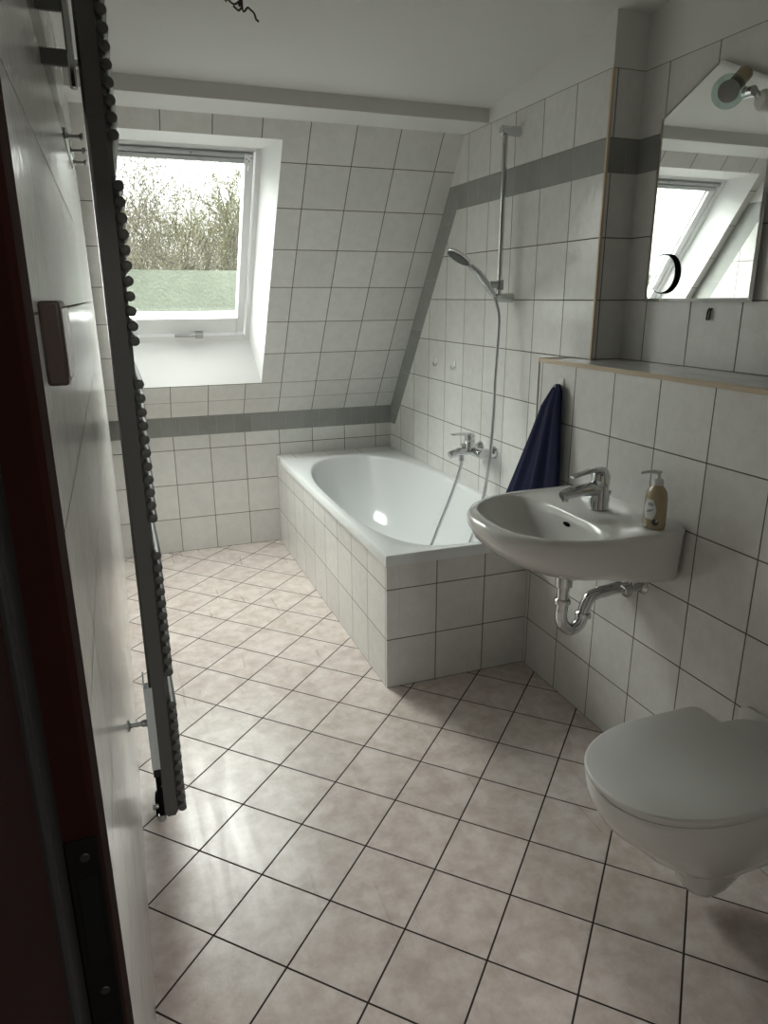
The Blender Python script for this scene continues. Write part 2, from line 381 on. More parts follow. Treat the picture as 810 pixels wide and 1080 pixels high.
# door frame: jambs and head, rubber seal, strike plate
d1 = bpy.data.objects.new('door_1', None); COL.objects.link(d1); d1.location = (0, 0, 0); d1['kind'] = 'structure'
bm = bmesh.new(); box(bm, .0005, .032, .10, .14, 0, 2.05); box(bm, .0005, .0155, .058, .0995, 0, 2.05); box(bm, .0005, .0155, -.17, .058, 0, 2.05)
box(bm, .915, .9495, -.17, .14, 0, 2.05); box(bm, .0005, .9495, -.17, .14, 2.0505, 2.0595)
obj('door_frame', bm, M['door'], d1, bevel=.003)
bm = bmesh.new(); tube(bm, [(.0150, .062, .001), (.0150, .062, 2.05)], .0032, 8); box(bm, .0148, .0162, .058, .0995, .001, 2.05)
obj('rubber_seal', bm, M['dark'], d1, True)
bm = bmesh.new(); box(bm, .0165, .0312, .0975, .1005, .97, 1.183)
spl = obj('strike_plate', bm, M['strike'], d1, bevel=.001); spl['label'] = 'dark steel strike plate'
bm = bmesh.new(); box(bm, .0200, .0283, .0971, .0985, 1.114, 1.163)
obj('latch_hole', bm, M['black'], spl)
bm = bmesh.new(); box(bm, .0205, .0290, .0971, .0985, 1.000, 1.074)
obj('bolt_hole', bm, M['black'], spl)
bm = bmesh.new()
for z in (1.174, 1.094, .985):
    bm = bmesh.new(); lathe(bm, (.0245, .0976, z), (0, -1, 0), [(0, .0025), (.0006, .002), (.0007, 0)], 12)
    obj('screw', bm, M['dark'], spl, True)

# ------------------------------------------------------------------ roof window
win = bpy.data.objects.new('window_1', None); COL.objects.link(win); win['kind'] = 'structure'
FX0, FX1 = .072, .762; FD = .16
bY, bZ = sp(0, RS0).y, sp(0, RS0).z; tY, tZ = sp(0, RS1).y, sp(0, RS1).z
o_bl, o_br, o_tl, o_tr = sp(RX0, RS0), sp(RX1, RS0), sp(RX0, RS1), sp(RX1, RS1)
S0, S1 = .392, 1.420                                   # frame outer on the frame plane
i_bl, i_br, i_tl, i_tr = sp(FX0, S0, FD), sp(FX1, S0, FD), sp(FX0, S1, FD), sp(FX1, S1, FD)
bm = bmesh.new()
for A, B, C_, E_ in ((o_bl, o_br, i_br, i_bl), (o_tl, o_tr, i_tr, i_tl), (o_bl, o_tl, i_tl, i_bl), (o_br, o_tr, i_tr, i_br)):
    quad(bm, [A, B, C_, E_])
# thin plaster bead around the opening
obj('reveal_lining', bm, M['reveal'], win)
def sbox(bm, x0, x1, s0, s1, d0, d1, mi=0):
    vs = [bm.verts.new(sp(x, q, d)) for d in (d0, d1) for q in (s0, s1) for x in (x0, x1)]
    for q in ((0, 1, 3, 2), (4, 6, 7, 5), (0, 4, 5, 1), (2, 3, 7, 6), (0, 2, 6, 4), (1, 5, 7, 3)):
        bm.faces.new([vs[i] for i in q]).material_index = mi
def sframe(bm, x0, x1, s0, s1, wl, wr, wb, wt, d0, d1):
    sbox(bm, x0, x0+wl, s0, s1, d0, d1); sbox(bm, x1-wr, x1, s0, s1, d0, d1)
    sbox(bm, x0+wl, x1-wr, s0, s0+wb, d0, d1); sbox(bm, x0+wl, x1-wr, s1-wt, s1, d0, d1)
bm = bmesh.new(); sframe(bm, FX0-.01, FX1+.01, S0-.01, S1+.01, .034, .034, .044, .028, FD+.0, FD+.10)
obj('window_frame', bm, M['framew'], win, bevel=.003)
bm = bmesh.new(); sframe(bm, FX0+.03, FX1-.03, S0+.042, S1-.022, .038, .038, .093, .056, FD+.012, FD+.075)
sash = obj('sash', bm, M['framew'], win, bevel=.003)
bm = bmesh.new(); sframe(bm, FX0+.064, FX1-.064, S0+.131, S1-.074, .004, .004, .004, .004, FD+.030, FD+.04)
obj('glazing_bead', bm, M['grey_plastic'], sash)
bm = bmesh.new(); sbox(bm, FX0+.06, FX1-.06, S0+.13, S1-.072, FD+.040, FD+.060)
pane = obj('window_pane', bm, M['glass'], win)
bm = bmesh.new(); sbox(bm, FX0+.045, FX1-.05, 1.353, 1.372, FD-.004, FD+.012); sbox(bm, FX0+.03, FX1-.05, 1.377, 1.394, FD-.006, FD+.012)
obj('ventilation_flap', bm, M['grey_plastic'], win, bevel=.003)
bm = bmesh.new(); sbox(bm, .687, .722, 1.352, 1.396, FD-.014, FD+.004); sbox(bm, .705, .722, 1.318, 1.352, FD-.010, FD+.003)
hg = obj('hinge', bm, M['framew'], win, bevel=.003)
bm = bmesh.new()
for x, q in ((.694, 1.376), (.706, 1.368), (.715, 1.383)):
    bm = bmesh.new(); lathe(bm, sp(x, q, FD-.0145), -SN, [(0, .003), (.001, .002), (.0011, 0)], 10)
    obj('screw', bm, M['dark'], hg)
bm = bmesh.new(); lathe(bm, sp(.46, 1.386, FD-.006), -SN, [(0, .006), (.006, .004), (.007, 0)], 12)
obj('flap_catch', bm, M['brushed'], win, True)
bm = bmesh.new(); sbox(bm, .37, .50, .428, .440, FD-.012, FD+.002); sbox(bm, .475, .515, .424, .452, FD-.02, FD+.014)
obj('window_latch', bm, M['brushed'], win, bevel=.003)
# ------------------------------------------------------------------ outside
gz = -2.6
bm = bmesh.new(); quad(bm, [(-60, D+1, gz), (60, D+1, gz), (60, 90, gz), (-60, 90, gz)])
struct(obj('ground', bm, M['soil']))
bm = bmesh.new()
NX, NZ = 90, 14; rh = random.Random(5); gridv = []
for j in range(NZ+6):
    row = []
    for i in range(NX+1):
        x = -7+16*i/NX
        if j <= NZ: y, z = 8.35, gz+(1.715-gz)*j/NZ
        else: y, z = 8.35+(j-NZ)*.2, 1.715
        row.append(bm.verts.new((x, y+rh.uniform(-.04, .04), z+rh.uniform(-.006, .006) if j >= NZ else z)))
    gridv.append(row)
for A, B in zip(gridv, gridv[1:]):
    for i in range(NX): bm.faces.new((A[i], A[i+1], B[i+1], B[i]))
bl = [bm.verts.new((v.co.x, v.co.y, gz)) for v in gridv[-1]]
for i in range(NX): bm.faces.new((gridv[-1][i], gridv[-1][i+1], bl[i+1], bl[i]))
tag(obj('clipped_hedge', bm, M['grass'], None, True), 'pale green flat-topped hedge across the bottom of the window view', 'hedge')
def tree(name, x, y, h, seed, mat, label, spread=.5, lean=0.0, depth=6, buds=0, z0=gz, thick=.07):
    rnd = random.Random(seed); V = []; F = []; BV = []; BF = []
    def seg(p, q, r0, r1):
        d, u, v = basis(q-p); b = len(V)
        for c, r in ((p, r0), (q, r1)):
            for k in range(3):
                a = 2*PI*k/3; V.append(tuple(c+(u*math.cos(a)+v*math.sin(a))*r))
        for k in range(3): F.append((b+k, b+(k+1) % 3, b+3+(k+1) % 3, b+3+k))
    def grow(p, d, l, r, lev):
        n = 3
        for i in range(n):
            d = (d+Vector((rnd.gauss(0, .10), rnd.gauss(0, .10), rnd.gauss(0.03, .06)))).normalized()
            q = p+d*l/n; r2 = r*(.86); seg(p, q, r, r2); p = q; r = r2
            if lev > 0 and (i > 0 or lev < depth):
                for _ in range(1 if i < n-1 else 2):
                    _, u, v = basis(d); a = rnd.uniform(0, 2*PI)
                    nd = (d+(u*math.cos(a)+v*math.sin(a))*rnd.uniform(.4, .9)*spread*1.6).normalized()
                    grow(p, nd, l*rnd.uniform(.6, .82), max(r*.62, .004), lev-1)
        if buds and lev <= 1:
            for _ in range(buds):
                c = p-d*l*rnd.random()*.9; rr = rnd.uniform(.005, .013); b = len(BV)
                for dx, dz in ((1, 0), (0, 1.6), (-1, 0), (0, -1.6)): BV.append((c.x+dx*rr, c.y+rnd.uniform(-1, 1)*rr, c.z+dz*rr))
                BF.append((b, b+1, b+2, b+3))
    base = Vector((x, y, z0)); top = Vector((lean, 0, 1)).normalized()
    grow(base, top, h*.42, thick, depth)
    root = thing(name, label, 'tree', base, 'bare trees outside the roof window')
    me = bpy.data.meshes.new('branches'); me.from_pydata([(a-base.x, b-base.y, c-base.z) for a, b, c in V], [], F)
    o = bpy.data.objects.new('branches', me); COL.objects.link(o); me.materials.append(mat); o.parent = root
    if BV:
        me = bpy.data.meshes.new('buds'); me.from_pydata([(a-base.x, b-base.y, c-base.z) for a, b, c in BV], [], BF)
        o = bpy.data.objects.new('buds', me); COL.objects.link(o); me.materials.append(M['catkin']); o.parent = root
LTREE = 'bare tree with thin tangled twigs seen through the roof window'
tree('bare_tree', -.4, 11, 5.6, 3, M['bark'], 'grey bare tree at the left of the window view, long leaning branches', .50, .22, buds=1)
tree('bare_tree', 3.0, 13.2, 5.6, 12, M['bark2'], 'tall slim budding tree at the right edge of the window view', .42, 0, buds=2)
tree('bare_tree', .9, 16.5, 5.6, 8, M['bark2'], 'olive budding tree in the middle of the window view', .55, 0, buds=2)
tree('bare_tree', 4.4, 19.0, 5.8, 21, M['bark2'], 'bushy yellow-green tree low behind the right edge of the view', .55, .0, buds=2)
tree('bare_tree', 1.9, 22.5, 6.2, 27, M['bark'], 'grey-brown tree farthest back in the middle of the view', .6, -.05, buds=3)
tree('bare_tree', -1.2, 21.0, 6.2, 31, M['bark'], 'grey-brown tree far back at the left of the window view', .6, .05, buds=3)
tree('shrub', .85, 7.3, 3.4, 33, M['bark'], 'thin grey twiggy shrub in front of the hedge, nearest the window', .7, .1, thick=.018, depth=5)
# ------------------------------------------------------------------ bathtub
ZR = .537
tub = thing('bathtub', 'white enamel bathtub built in behind tiled panels along the right wall', 'bathtub', (1.26, 2.95, 0))
TF = 3.715                                              # far end of the rim, tiled ledge beyond
def bx(name, verts, uvs, mats, parent):
    bm = bmesh.new(); uvl = bm.loops.layers.uv.new('UVMap')
    for poly, uvp in zip(verts, uvs):
        f = bm.faces.new([bm.verts.new(Vector(p)-parent.location) for p in poly])
        for lp, q in zip(f.loops, uvp): lp[uvl].uv = q
    me = bpy.data.meshes.new(name); bm.to_mesh(me); bm.free(); o = bpy.data.objects.new(name, me); COL.objects.link(o)
    me.materials.append(mats); o.parent = parent; return o
def tilebox(name, x0, x1, y0, y1, z0, z1, ux, uy, parent):
    """box with every face in tile units; joints of x faces at uy, of y faces at ux"""
    P, U = [], []
    zu = lambda z: z/.2
    for y in (y0, y1): P.append([(x0, y, z0), (x1, y, z0), (x1, y, z1), (x0, y, z1)]); U.append([((p[0]-ux)/.2, zu(p[2])) for p in P[-1]])
    for x in (x0, x1): P.append([(x, y0, z0), (x, y1, z0), (x, y1, z1), (x, y0, z1)]); U.append([((p[1]-uy)/.2, zu(p[2])) for p in P[-1]])
    for z in (z0, z1): P.append([(x0, y0, z), (x1, y0, z), (x1, y1, z), (x0, y1, z)]); U.append([((p[0]-ux)/.2, (p[1]-y0)/.157+.001) for p in P[-1]])
    return bx(name, P, U, M['tile'], parent)
tilebox('side_panel', TX, TX+.05, YE+.0005, D-.001, 0, .502, 1.0, 2.244, tub)
tilebox('end_panel', TX+.0505, XV, YE+.0005, YE+.04, 0, .502, 1.099, 2.0, tub)
tilebox('ledge', TX, XS-.001, TF+.002, D-.001, .5025, .532, 1.19, 3.0, tub)
def outline(cx, cy, a, b, n, z, N=96):
    out = []
    for k in range(N):
        t = 2*PI*k/N; c, s_ = math.cos(t), math.sin(t)
        if n > 20: m_ = max(abs(c), abs(s_)); out.append((cx+a*c/m_, cy+b*s_/m_, z)); continue
        nn = n if s_ < 0 else n*.74
        out.append((cx+a*math.copysign(abs(c)**(2/nn), c), cy+b*math.copysign(abs(s_)**(2/nn), s_), z))
    return out
cx, cy = (TX-.008+XS)/2, (YE-.012+TF)/2; ax, ay = (XS-TX+.007)/2, (TF-YE+.012)/2
NB = 96
def inner(a, b, n, z, dy=0, dx=0): return outline(1.260+dx, 2.858+dy, a, b, n, z)
rings = [outline(cx, cy, ax, ay, 40, ZR-.040), outline(cx, cy, ax, ay, 40, ZR-.004), outline(cx, cy, ax-.003, ay-.003, 40, ZR),
         inner(.336, .815, 3.3, ZR), inner(.330, .809, 3.3, ZR-.004), inner(.324, .802, 3.3, ZR-.018), inner(.305, .775, 3.2, ZR-.12, -.01),
         inner(.280, .715, 3.1, ZR-.24, -.03), inner(.255, .645, 3.0, ZR-.33, -.05), inner(.225, .57, 2.9, ZR-.385, -.06), inner(.16, .46, 2.8, ZR-.41, -.07), inner(.05, .2, 2.7, ZR-.415, -.08)]
bm = bmesh.new(); loft(bm, rings, cap0=False)
tbas = obj('basin', bm, M['enamel'], tub, True, 50)
bm = bmesh.new(); lathe(bm, (cx+.01, cy-.45, ZR-.4145), (0, 0, 1), [(0, .03), (.004, .03), (.006, .02), (.006, 0)], 24)
obj('drain_cap', bm, M['chrome'], tbas, True)

# ------------------------------------------------------------------ shower rail, head, hose, mixer
YR = 2.475
sr = thing('shower_rail', 'chrome vertical shower rail on the tiled wall above the bathtub', 'shower rail', (XS, YR, 1.72))
XB = 1.562
bm = bmesh.new(); tube(bm, [(XB, YR, 1.405), (XB, YR, 2.045)], .0098, 18); obj('pole', bm, M['chrome'], sr, True)
for z in (2.03, 1.415):
    bm = bmesh.new(); lathe(bm, (XS-.0005, YR, z), (-1, 0, 0), [(0, .019), (.045, .0175), (.062, .0175), (.078, .0175), (.0815, .014), (.082, 0)], 24)
    obj('wall_bracket', bm, M['chrome'], sr, True, 30)
bm = bmesh.new(); lathe(bm, (XB, YR, 1.445), (0, 0, 1), [(0, .017), (.04, .017)], 20); lathe(bm, (XB+.01, YR, 1.466), (-1, 0, 0), [(0, .014), (.05, .014), (.054, .011), (.054, 0)], 20)
sl_ = obj('slider', bm, M['brushed'], sr, True, 30)
hs = thing('hand_shower', 'chrome hand shower head resting in the slider of the shower rail', 'shower head', (XB-.04, YR, 1.45))
p0 = Vector((XB-.030, YR-.012, 1.425)); hd = Vector((1.325, 2.46, 1.600))
hp = [p0, p0+Vector((-.03, 0, .035)), p0+Vector((-.075, 0, .085)), p0+Vector((-.112, 0, .112))]
bm = bmesh.new(); tube(bm, smoothpath(hp, 6), [.0105+.004*math.sin(PI*i/18) for i in range(19)], 16)
obj('handle', bm, M['chrome'], hs, True)
ax_ = (hd-hp[-1]).normalized(); ctr = hp[-1]+(hd-hp[-1])*.52
nrm = Vector((ax_.z, 0, -ax_.x)); nrm = -nrm if nrm.z > 0 else nrm        # face looks down and away from the wall
bm = bmesh.new(); lathe(bm, ctr-nrm*.016, nrm, [(0, 0), (.001, .02), (.006, .040), (.014, .053), (.020, .054), (.022, .052)], 32)
for v in bm.verts: pass
shh = obj('shower_head', bm, M['chrome'], hs, True, 35)
bm = bmesh.new(); lathe(bm, ctr+nrm*.0062, nrm, [(0, .049), (.002, .047), (.002, 0)], 32)
for k in range(10):
    u_ = Vector((0, 1, 0)); v_ = nrm.cross(u_); a = 2*PI*k/10
    lathe(bm, ctr+nrm*.008+(u_*math.cos(a)+v_*math.sin(a))*.034, nrm, [(0, .003), (.002, .002), (.0021, 0)], 8)
obj('spray_plate', bm, M['spray'], shh, True)
YM = 2.63; XM = 1.548; ZM = .748
hose = [(XB-.028, YR-.012, 1.420), (XB-.018, YR-.015, 1.39), (XB-.012, YR-.03, 1.32), (XB-.03, YR-.05, 1.10), (XB-.04, YR-.065, .92), (XB-.05, YR-.06, .72), (XB-.06, YR-.02, .52), (XB-.10, YR+.04, .30),
        (XB-.16, YR+.12, .19), (1.37, 2.66, .155), (1.36, 2.70, .22), (1.40, 2.70, .34), (1.455, 2.68, .50), (1.487, 2.66, .62), (1.492, YM+.0, .70), (1.492, YM, .725)]
bm = bmesh.new(); tube(bm, smoothpath(hose, 10), .0068, 10)
m_h = M['hose']
tag(obj('shower_hose', bm, m_h, None, True), 'grey spiral hose hanging from the hand shower into the tub, up to the mixer', 'hose')
mx = thing('bath_mixer', 'chrome single-lever bath mixer on the tiled wall above the tub', 'tap', (XS, YM, ZM))
for y in (YM-.065, YM+.065):
    bm = bmesh.new(); lathe(bm, (XS-.0005, y, ZM), (-1, 0, 0), [(0, .029), (.004, .029), (.018, .020), (.03, .017), (.045, .020), (.075, .020), (.08, .012)], 24)
    obj('wall_flange', bm, M['chrome'], mx, True, 35)
bm = bmesh.new(); lathe(bm, (XM, YM-.09, ZM), (0, 1, 0), [(0, 0), (.001, .015), (.008, .021), (.172, .021), (.179, .015), (.18, 0)], 24)
lathe(bm, (XM-.018, YM, ZM+.0), (0, 0, 1), [(0, .025), (.045, .025), (.05, .022)], 24)
tube(bm, smoothpath([(XM-.02, YM, ZM+.005), (XM-.06, YM, ZM+.002), (XM-.10, YM, ZM-.006), (XM-.118, YM, ZM-.012)], 5), [.019]*8+[.0175]*5+[.016]*3, 16)
obj('mixer_body', bm, M['chrome'], mx, True, 35)
bm = bmesh.new(); lathe(bm, (XM-.056, YM, ZM-.01), (0, 0, -1), [(0, .011), (.018, .010), (.022, .012), (.03, .012)], 16); obj('hose_outlet', bm, M['chrome'], mx, True, 35); bm = bmesh.new(); lathe(bm, (XM-.055, YM, ZM+.012), (0, 0, 1), [(0, .006), (.018, .005), (.02, .009), (.026, .008), (.027, 0)], 14)
obj('diverter_knob', bm, M['chrome'], mx, True, 35)
bm = bmesh.new(); lathe(bm, (XM-.018, YM, ZM+.048), (0, 0, 1), [(0, .023), (.004, .024), (.030, .022), (.036, .016), (.037, 0)], 24)
loft(bm, [[(x, YM-w_, z-t_), (x, YM+w_, z-t_), (x, YM+w_, z+t_), (x, YM-w_, z+t_)] for x, w_, z, t_ in ((XM-.02, .016, ZM+.076, .008), (XM-.06, .013, ZM+.082, .005), (XM-.11, .010, ZM+.083, .003))])
obj('lever', bm, M['chrome'], mx, True, 35)

# ------------------------------------------------------------------ wall hooks, towel
def hook(y, z, lab, x=XS):
    t = thing('wall_hook', lab, 'hook', (x, y, z), 'small stick-on hooks on the shower wall')
    bm = bmesh.new(); box(bm, x-.003, x-.0003, y-.011, y+.011, z-.02, z+.02); obj('backplate', bm, M['white_pl'], t, bevel=.0025)
    bm = bmesh.new(); tube(bm, smoothpath([(x-.003, y, z-.006), (x-.010, y, z-.018), (x-.02, y, z-.016), (x-.022, y, z-.002)], 4), .0028, 8); obj('hook_arm', bm, M['brushed'], t, True)
hook(3.20, 1.10, 'left of the two small hooks on the tiles above the tub'); hook(2.99, 1.10, 'right of the two small hooks on the tiles above the tub')
hook(2.13, 1.145, 'small hook on the shower wall just left of the low ledge')
th = thing('towel_hook', 'white towel hook on the low wall above the sink, holding the blue towel', 'hook', (XV, 1.885, 1.14))
bm = bmesh.new(); box(bm, XV-.004, XV-.0003, 1.868, 1.900, 1.108, 1.152); obj('backplate', bm, M['white_pl'], th, bevel=.0035)
bm = bmesh.new(); tube(bm, smoothpath([(XV-.004, 1.884, 1.130), (XV-.018, 1.884, 1.120), (XV-.030, 1.884, 1.132)], 4), .004, 8); obj('hook_arm', bm, M['white_pl'], th, True)
rows = []; NT = 64; NR = 34
for i in range(NR+1):
    v = i/NR; z = 1.128-v*.46; ring = []
    yr = 1.850-.062*v; ylw = 1.905+.235*v**1.1+.03*min(1, v*6)
    yl = ylw
    th_ = .020+.034*v**.7
    for k in range(NT):
        t = 2*PI*k/NT; yy_ = (yr+yl)/2-(yl-yr)/2*math.cos(t); fr = (yy_-yr)/(yl-yr)
        fold = .010*v**.6*math.sin(fr*17+v*1.2)+.006*v*math.sin(fr*31+2)
        xx_ = XV-.010-th_*(.5+.5*math.sin(t))*(1-.25*fr)-(fold if math.sin(t) > 0 else 0)*abs(math.sin(t))-.004*v
        edge = math.sin(v*PI*.5)
        ring.append((min(xx_, XV-.006), yy_, z-.006*math.sin(fr*9)*(v**3)))
    if i == 0:
        c = sum((Vector(p) for p in ring), Vector())/NT; ring = [tuple(c+(Vector(p)-c)*.45+Vector((0, 0, .006))) for p in ring]
    rows.append(ring)
bm = bmesh.new(); loft(bm, rows)
tag(obj('towel', bm, M['towel'], None, True, 70), 'dark blue terry towel hanging from a hook behind the sink', 'towel')

# ------------------------------------------------------------------ sink
YS = 1.478
def dring(xf, b, xb, z, n=2.25, nb=9, xc=None, N=72, yc=YS):
    """D-shaped ring: rounded towards the room, square towards the wall"""
    if xc is None: xc = xf+(xb-xf)*.58
    out = []
    for k in range(N):
        t = 2*PI*(k+.5)/N; c, s_ = math.cos(t), math.sin(t); m_ = nb if c > 0 else n
        A = xb-xc if c > 0 else xc-xf
        out.append((xc+A*math.copysign(abs(c)**(2/m_), c), yc+b*math.copysign(abs(s_)**(2/m_), s_), z))
    return out
sink = thing('washbasin', 'white ceramic washbasin hung on the tiled wall, chrome tap and soap on it', 'sink', (XV, YS, .8))
W_ = XV-.0005; ZS = .815
rings = [dring(1.20, .10, W_-.10, .656, nb=3), dring(1.16, .17, W_, .662), dring(1.09, .215, W_, .680), dring(1.03, .243, W_, .712), dring(.992, .259, W_, .745), dring(.972, .266, W_, .780),
         dring(.970, .267, W_, .798), dring(.976, .264, W_, .810), dring(.988, .257, W_, ZS), dring(1.000, .249, W_-.012, ZS-.001),
         dring(1.012, .236, 1.275, ZS-.003, nb=3.6, xc=1.17), dring(1.018, .230, 1.268, ZS-.010, nb=3.4, xc=1.17), dring(1.035, .218, 1.262, ZS-.035, nb=3.2, xc=1.17), dring(1.07, .185, 1.255, ZS-.075, nb=3, xc=1.18),
         dring(1.12, .135, 1.245, ZS-.11, nb=2.6, xc=1.19), dring(1.17, .07, 1.235, ZS-.128, nb=2.2, xc=1.205), dring(1.19, .02, 1.225, ZS-.132, nb=2, xc=1.21)]
def fullside(r):
    out = []
    for x, y, z in r:
        f = max(0, min(1, (x-1.22)/.22)); f = f*f*(3-2*f)
        bmax = max(abs(p[1]-YS) for p in r); tgt = (.250+.08*(z-.66)) if z < .80 else bmax
        k = 1+(tgt/bmax-1)*f*.93
        out.append((x, YS+(y-YS)*k, z))
    return out
bm = bmesh.new(); loft(bm, [fullside(r) if i < 9 else r for i, r in enumerate(rings)])
sbas = obj('basin', bm, M['ceramic'], sink, True, 60)
bm = bmesh.new(); lathe(bm, (1.2605, YS-.0, ZS-.038), (-1, 0, .1), [(-.004, .0062), (.0012, .0062), (.0014, 0)], 20)
for v in bm.verts: v.co.y = YS+(v.co.y-YS)*2.7
obj('overflow_slot', bm, M['black'], sbas, True)
bm = bmesh.new(); lathe(bm, (1.208, YS, ZS-.1325), (0, 0, 1), [(0, .022), (.003, .022), (.004, .016), (.004, 0)], 20)
obj('drain_ring', bm, M['chrome'], sbas, True)
# sink tap
XT = 1.368; ZT = ZS-.001
tap = thing('basin_tap', 'chrome single-lever tap standing on the washbasin', 'tap', (XT, YS, ZT))
bm = bmesh.new(); lathe(bm, (XT, YS, ZT), (0, 0, 1), [(0, .0285), (.003, .030), (.008, .0285), (.05, .0265), (.072, .0255)], 28)
obj('tap_body', bm, M['chrome'], tap, True, 35)
bm = bmesh.new()
pp = smoothpath([(XT+.004, YS, ZT+.058), (XT-.03, YS, ZT+.064), (XT-.07, YS, ZT+.062), (XT-.112, YS, ZT+.056), (XT-.132, YS, ZT+.052)], 5)
rr_ = [.0255-.0125*(i/(len(pp)-1)) for i in range(len(pp))]
tube(bm, pp, rr_, 20); lathe(bm, (XT-.118, YS, ZT+.052), (-.1, 0, -1), [(0, .010), (.018, .0095), (.019, .007)], 16)
obj('spout', bm, M['chrome'], tap, True, 40)
bm = bmesh.new()
lathe(bm, (XT, YS, ZT+.072), (.0, 0, 1), [(0, .025), (.004, .0275), (.030, .0268), (.046, .020), (.054, .010), (.056, 0)], 28)
lv = smoothpath([(XT+.010, YS, ZT+.114), (XT-.025, YS, ZT+.120), (XT-.06, YS, ZT+.114), (XT-.10, YS, ZT+.104)], 5)
R_ = []
for i, p in enumerate(lv):
    f = i/(len(lv)-1); w2 = .021-.010*f; h2 = .011-.0075*f
    R_.append([(p.x+.0*math.sin(a), p.y+w2*math.cos(a), p.z+h2*math.sin(a)) for a in [2*PI*k/16 for k in range(16)]])
loft(bm, R_)
obj('lever', bm, M['chrome'], tap, True, 40)
bm = bmesh.new(); tube(bm, [(XT+.032, YS-.004, ZT+.0), (XT+.032, YS-.004, ZT+.045)], .0025, 8); lathe(bm, (XT+.032, YS-.004, ZT+.043), (0, 0, 1), [(0, .004), (.003, .006), (.010, .006), (.012, 0)], 14)
obj('pull_rod', bm, M['chrome'], tap, True)
# drain trap under the sink
XD = 1.266
tr = thing('drain_trap', 'chrome curved drain trap under the washbasin running into the wall', 'drain pipe', (XD, YS, .55))
bm = bmesh.new(); lathe(bm, (XD, YS, .648), (0, 0, -1), [(0, .030), (.012, .030), (.016, .027), (.068, .026), (.07, .022)], 28)
obj('waste_body', bm, M['chrome'], tr, True, 35)
YP = YS; YO = YS-.012
pipe = [(XD, YP, .60), (XD, YP, .52), (XD, YP, .475), (XD+.010, YP-.003, .448), (XD+.035, YP-.006, .432), (XD+.060, YP-.009, .446), (XD+.072, YP-.010, .475), (XD+.078, YP-.010, .505), (XD+.092, YP-.011, .532), (XD+.118, YP-.012, .543), (XD+.15, YO, .545), (XV-.004, YO, .552)]
bm = bmesh.new(); tube(bm, smoothpath(pipe, 6), .0190, 20, cap=False)
tpp = obj('trap_pipe', bm, M['chrome'], tr, True, 60)
for p, ax2 in (((XD, YP, .530), (0, 0, 1)), ((XD+.0735, YP-.01, .478), (.12, 0, 1))):
    bm = bmesh.new(); lathe(bm, p, ax2, [(-.006, .0190), (-.006, .0250), (.005, .0250), (.009, .022), (.009, .0190)], 24); obj('ring_nut', bm, M['chrome'], tpp, True, 35)
bm = bmesh.new(); lathe(bm, (XV-.0005, YO, .552), (-1, 0, 0), [(0, .036), (.003, .036), (.008, .030), (.016, .022), (.018, .017)], 28); obj('wall_rosette', bm, M['chrome'], tr, True, 35)
bm = bmesh.new(); tube(bm, [(XD+.02, YS-.004, .606), (XV-.075, YS-.055, .608)], .0032, 8); lathe(bm, (XD+.022, YS-.005, .606), (1, -.25, 0), [(0, .010), (.018, .009), (.02, .006)], 16); obj('lift_rod', bm, M['dark'], tr, True)
for y, lab in ((YS-.088, 'right angle valve under the washbasin beside the drain rosette'), (YS+.050, 'left angle valve under the washbasin beside the drain rosette')):
    av = thing('angle_valve', 'chrome '+lab, 'valve', (XV, y, .580), 'angle valves under the washbasin')
    bm = bmesh.new(); lathe(bm, (XV-.0005, y, .580), (-1, 0, 0), [(0, .024), (.003, .024), (.010, .012), (.035, .011), (.05, .012), (.052, .008)], 20); tube(bm, [(XV-.038, y, .580), (XV-.038, y, .645)], .006, 12); obj('valve_body', bm, M['chrome'], av, True, 35)
    bm = bmesh.new(); lathe(bm, (XV-.052, y, .580), (-1, 0, 0), [(0, .015), (.004, .017), (.020, .016), (.023, .012), (.023, 0)], 16); obj('valve_knob', bm, M['chrome'], av, True, 35)
bm = bmesh.new(); lathe(bm, (XV-.012, YE-.03, .615), (-1, 0, 0), [(-.0115, .006), (.0, .007), (.012, .009), (.02, .008), (.022, 0)], 14)
tag(obj('pipe_cap', bm, M['blue'], None, True), 'tiny dark blue cap on the wall under the left end of the washbasin', 'cap')
# soap dispenser
XO, YO2 = 1.398, 1.275
sd = thing('soap_dispenser', 'beige liquid soap bottle with white pump on the right of the washbasin', 'soap dispenser', (XO, YO2, ZS-.001))
zb = ZS-.001
def ell(z, a, b, N=40): return [(XO+a*math.cos(2*PI*k/N), YO2+b*math.sin(2*PI*k/N), z) for k in range(N)]
bm = bmesh.new(); loft(bm, [ell(zb, .022, .029), ell(zb+.002, .0245, .0335), ell(zb+.008, .026, .0350), ell(zb+.05, .026, .0350), ell(zb+.085, .0255, .0335), ell(zb+.102, .023, .029), ell(zb+.112, .018, .021), ell(zb+.118, .0125, .0135), ell(zb+.124, .0115, .0115)])
btl = obj('bottle', bm, M['soap'], sd, True, 60)
bm = bmesh.new(); lathe(bm, (XO, YO2, zb+.120), (0, 0, 1), [(0, .0145), (.014, .014), (.016, .010), (.018, .0062), (.030, .0055), (.031, .009), (.036, .010), (.039, .007), (.04, 0)], 24)
tube(bm, smoothpath([(XO, YO2, zb+.154), (XO-.02, YO2+.012, zb+.155), (XO-.040, YO2+.024, zb+.150)], 4), [.006]*3+[.005]*3+[.004]*3, 12)
obj('pump', bm, M['white_pl'], sd, True, 40)
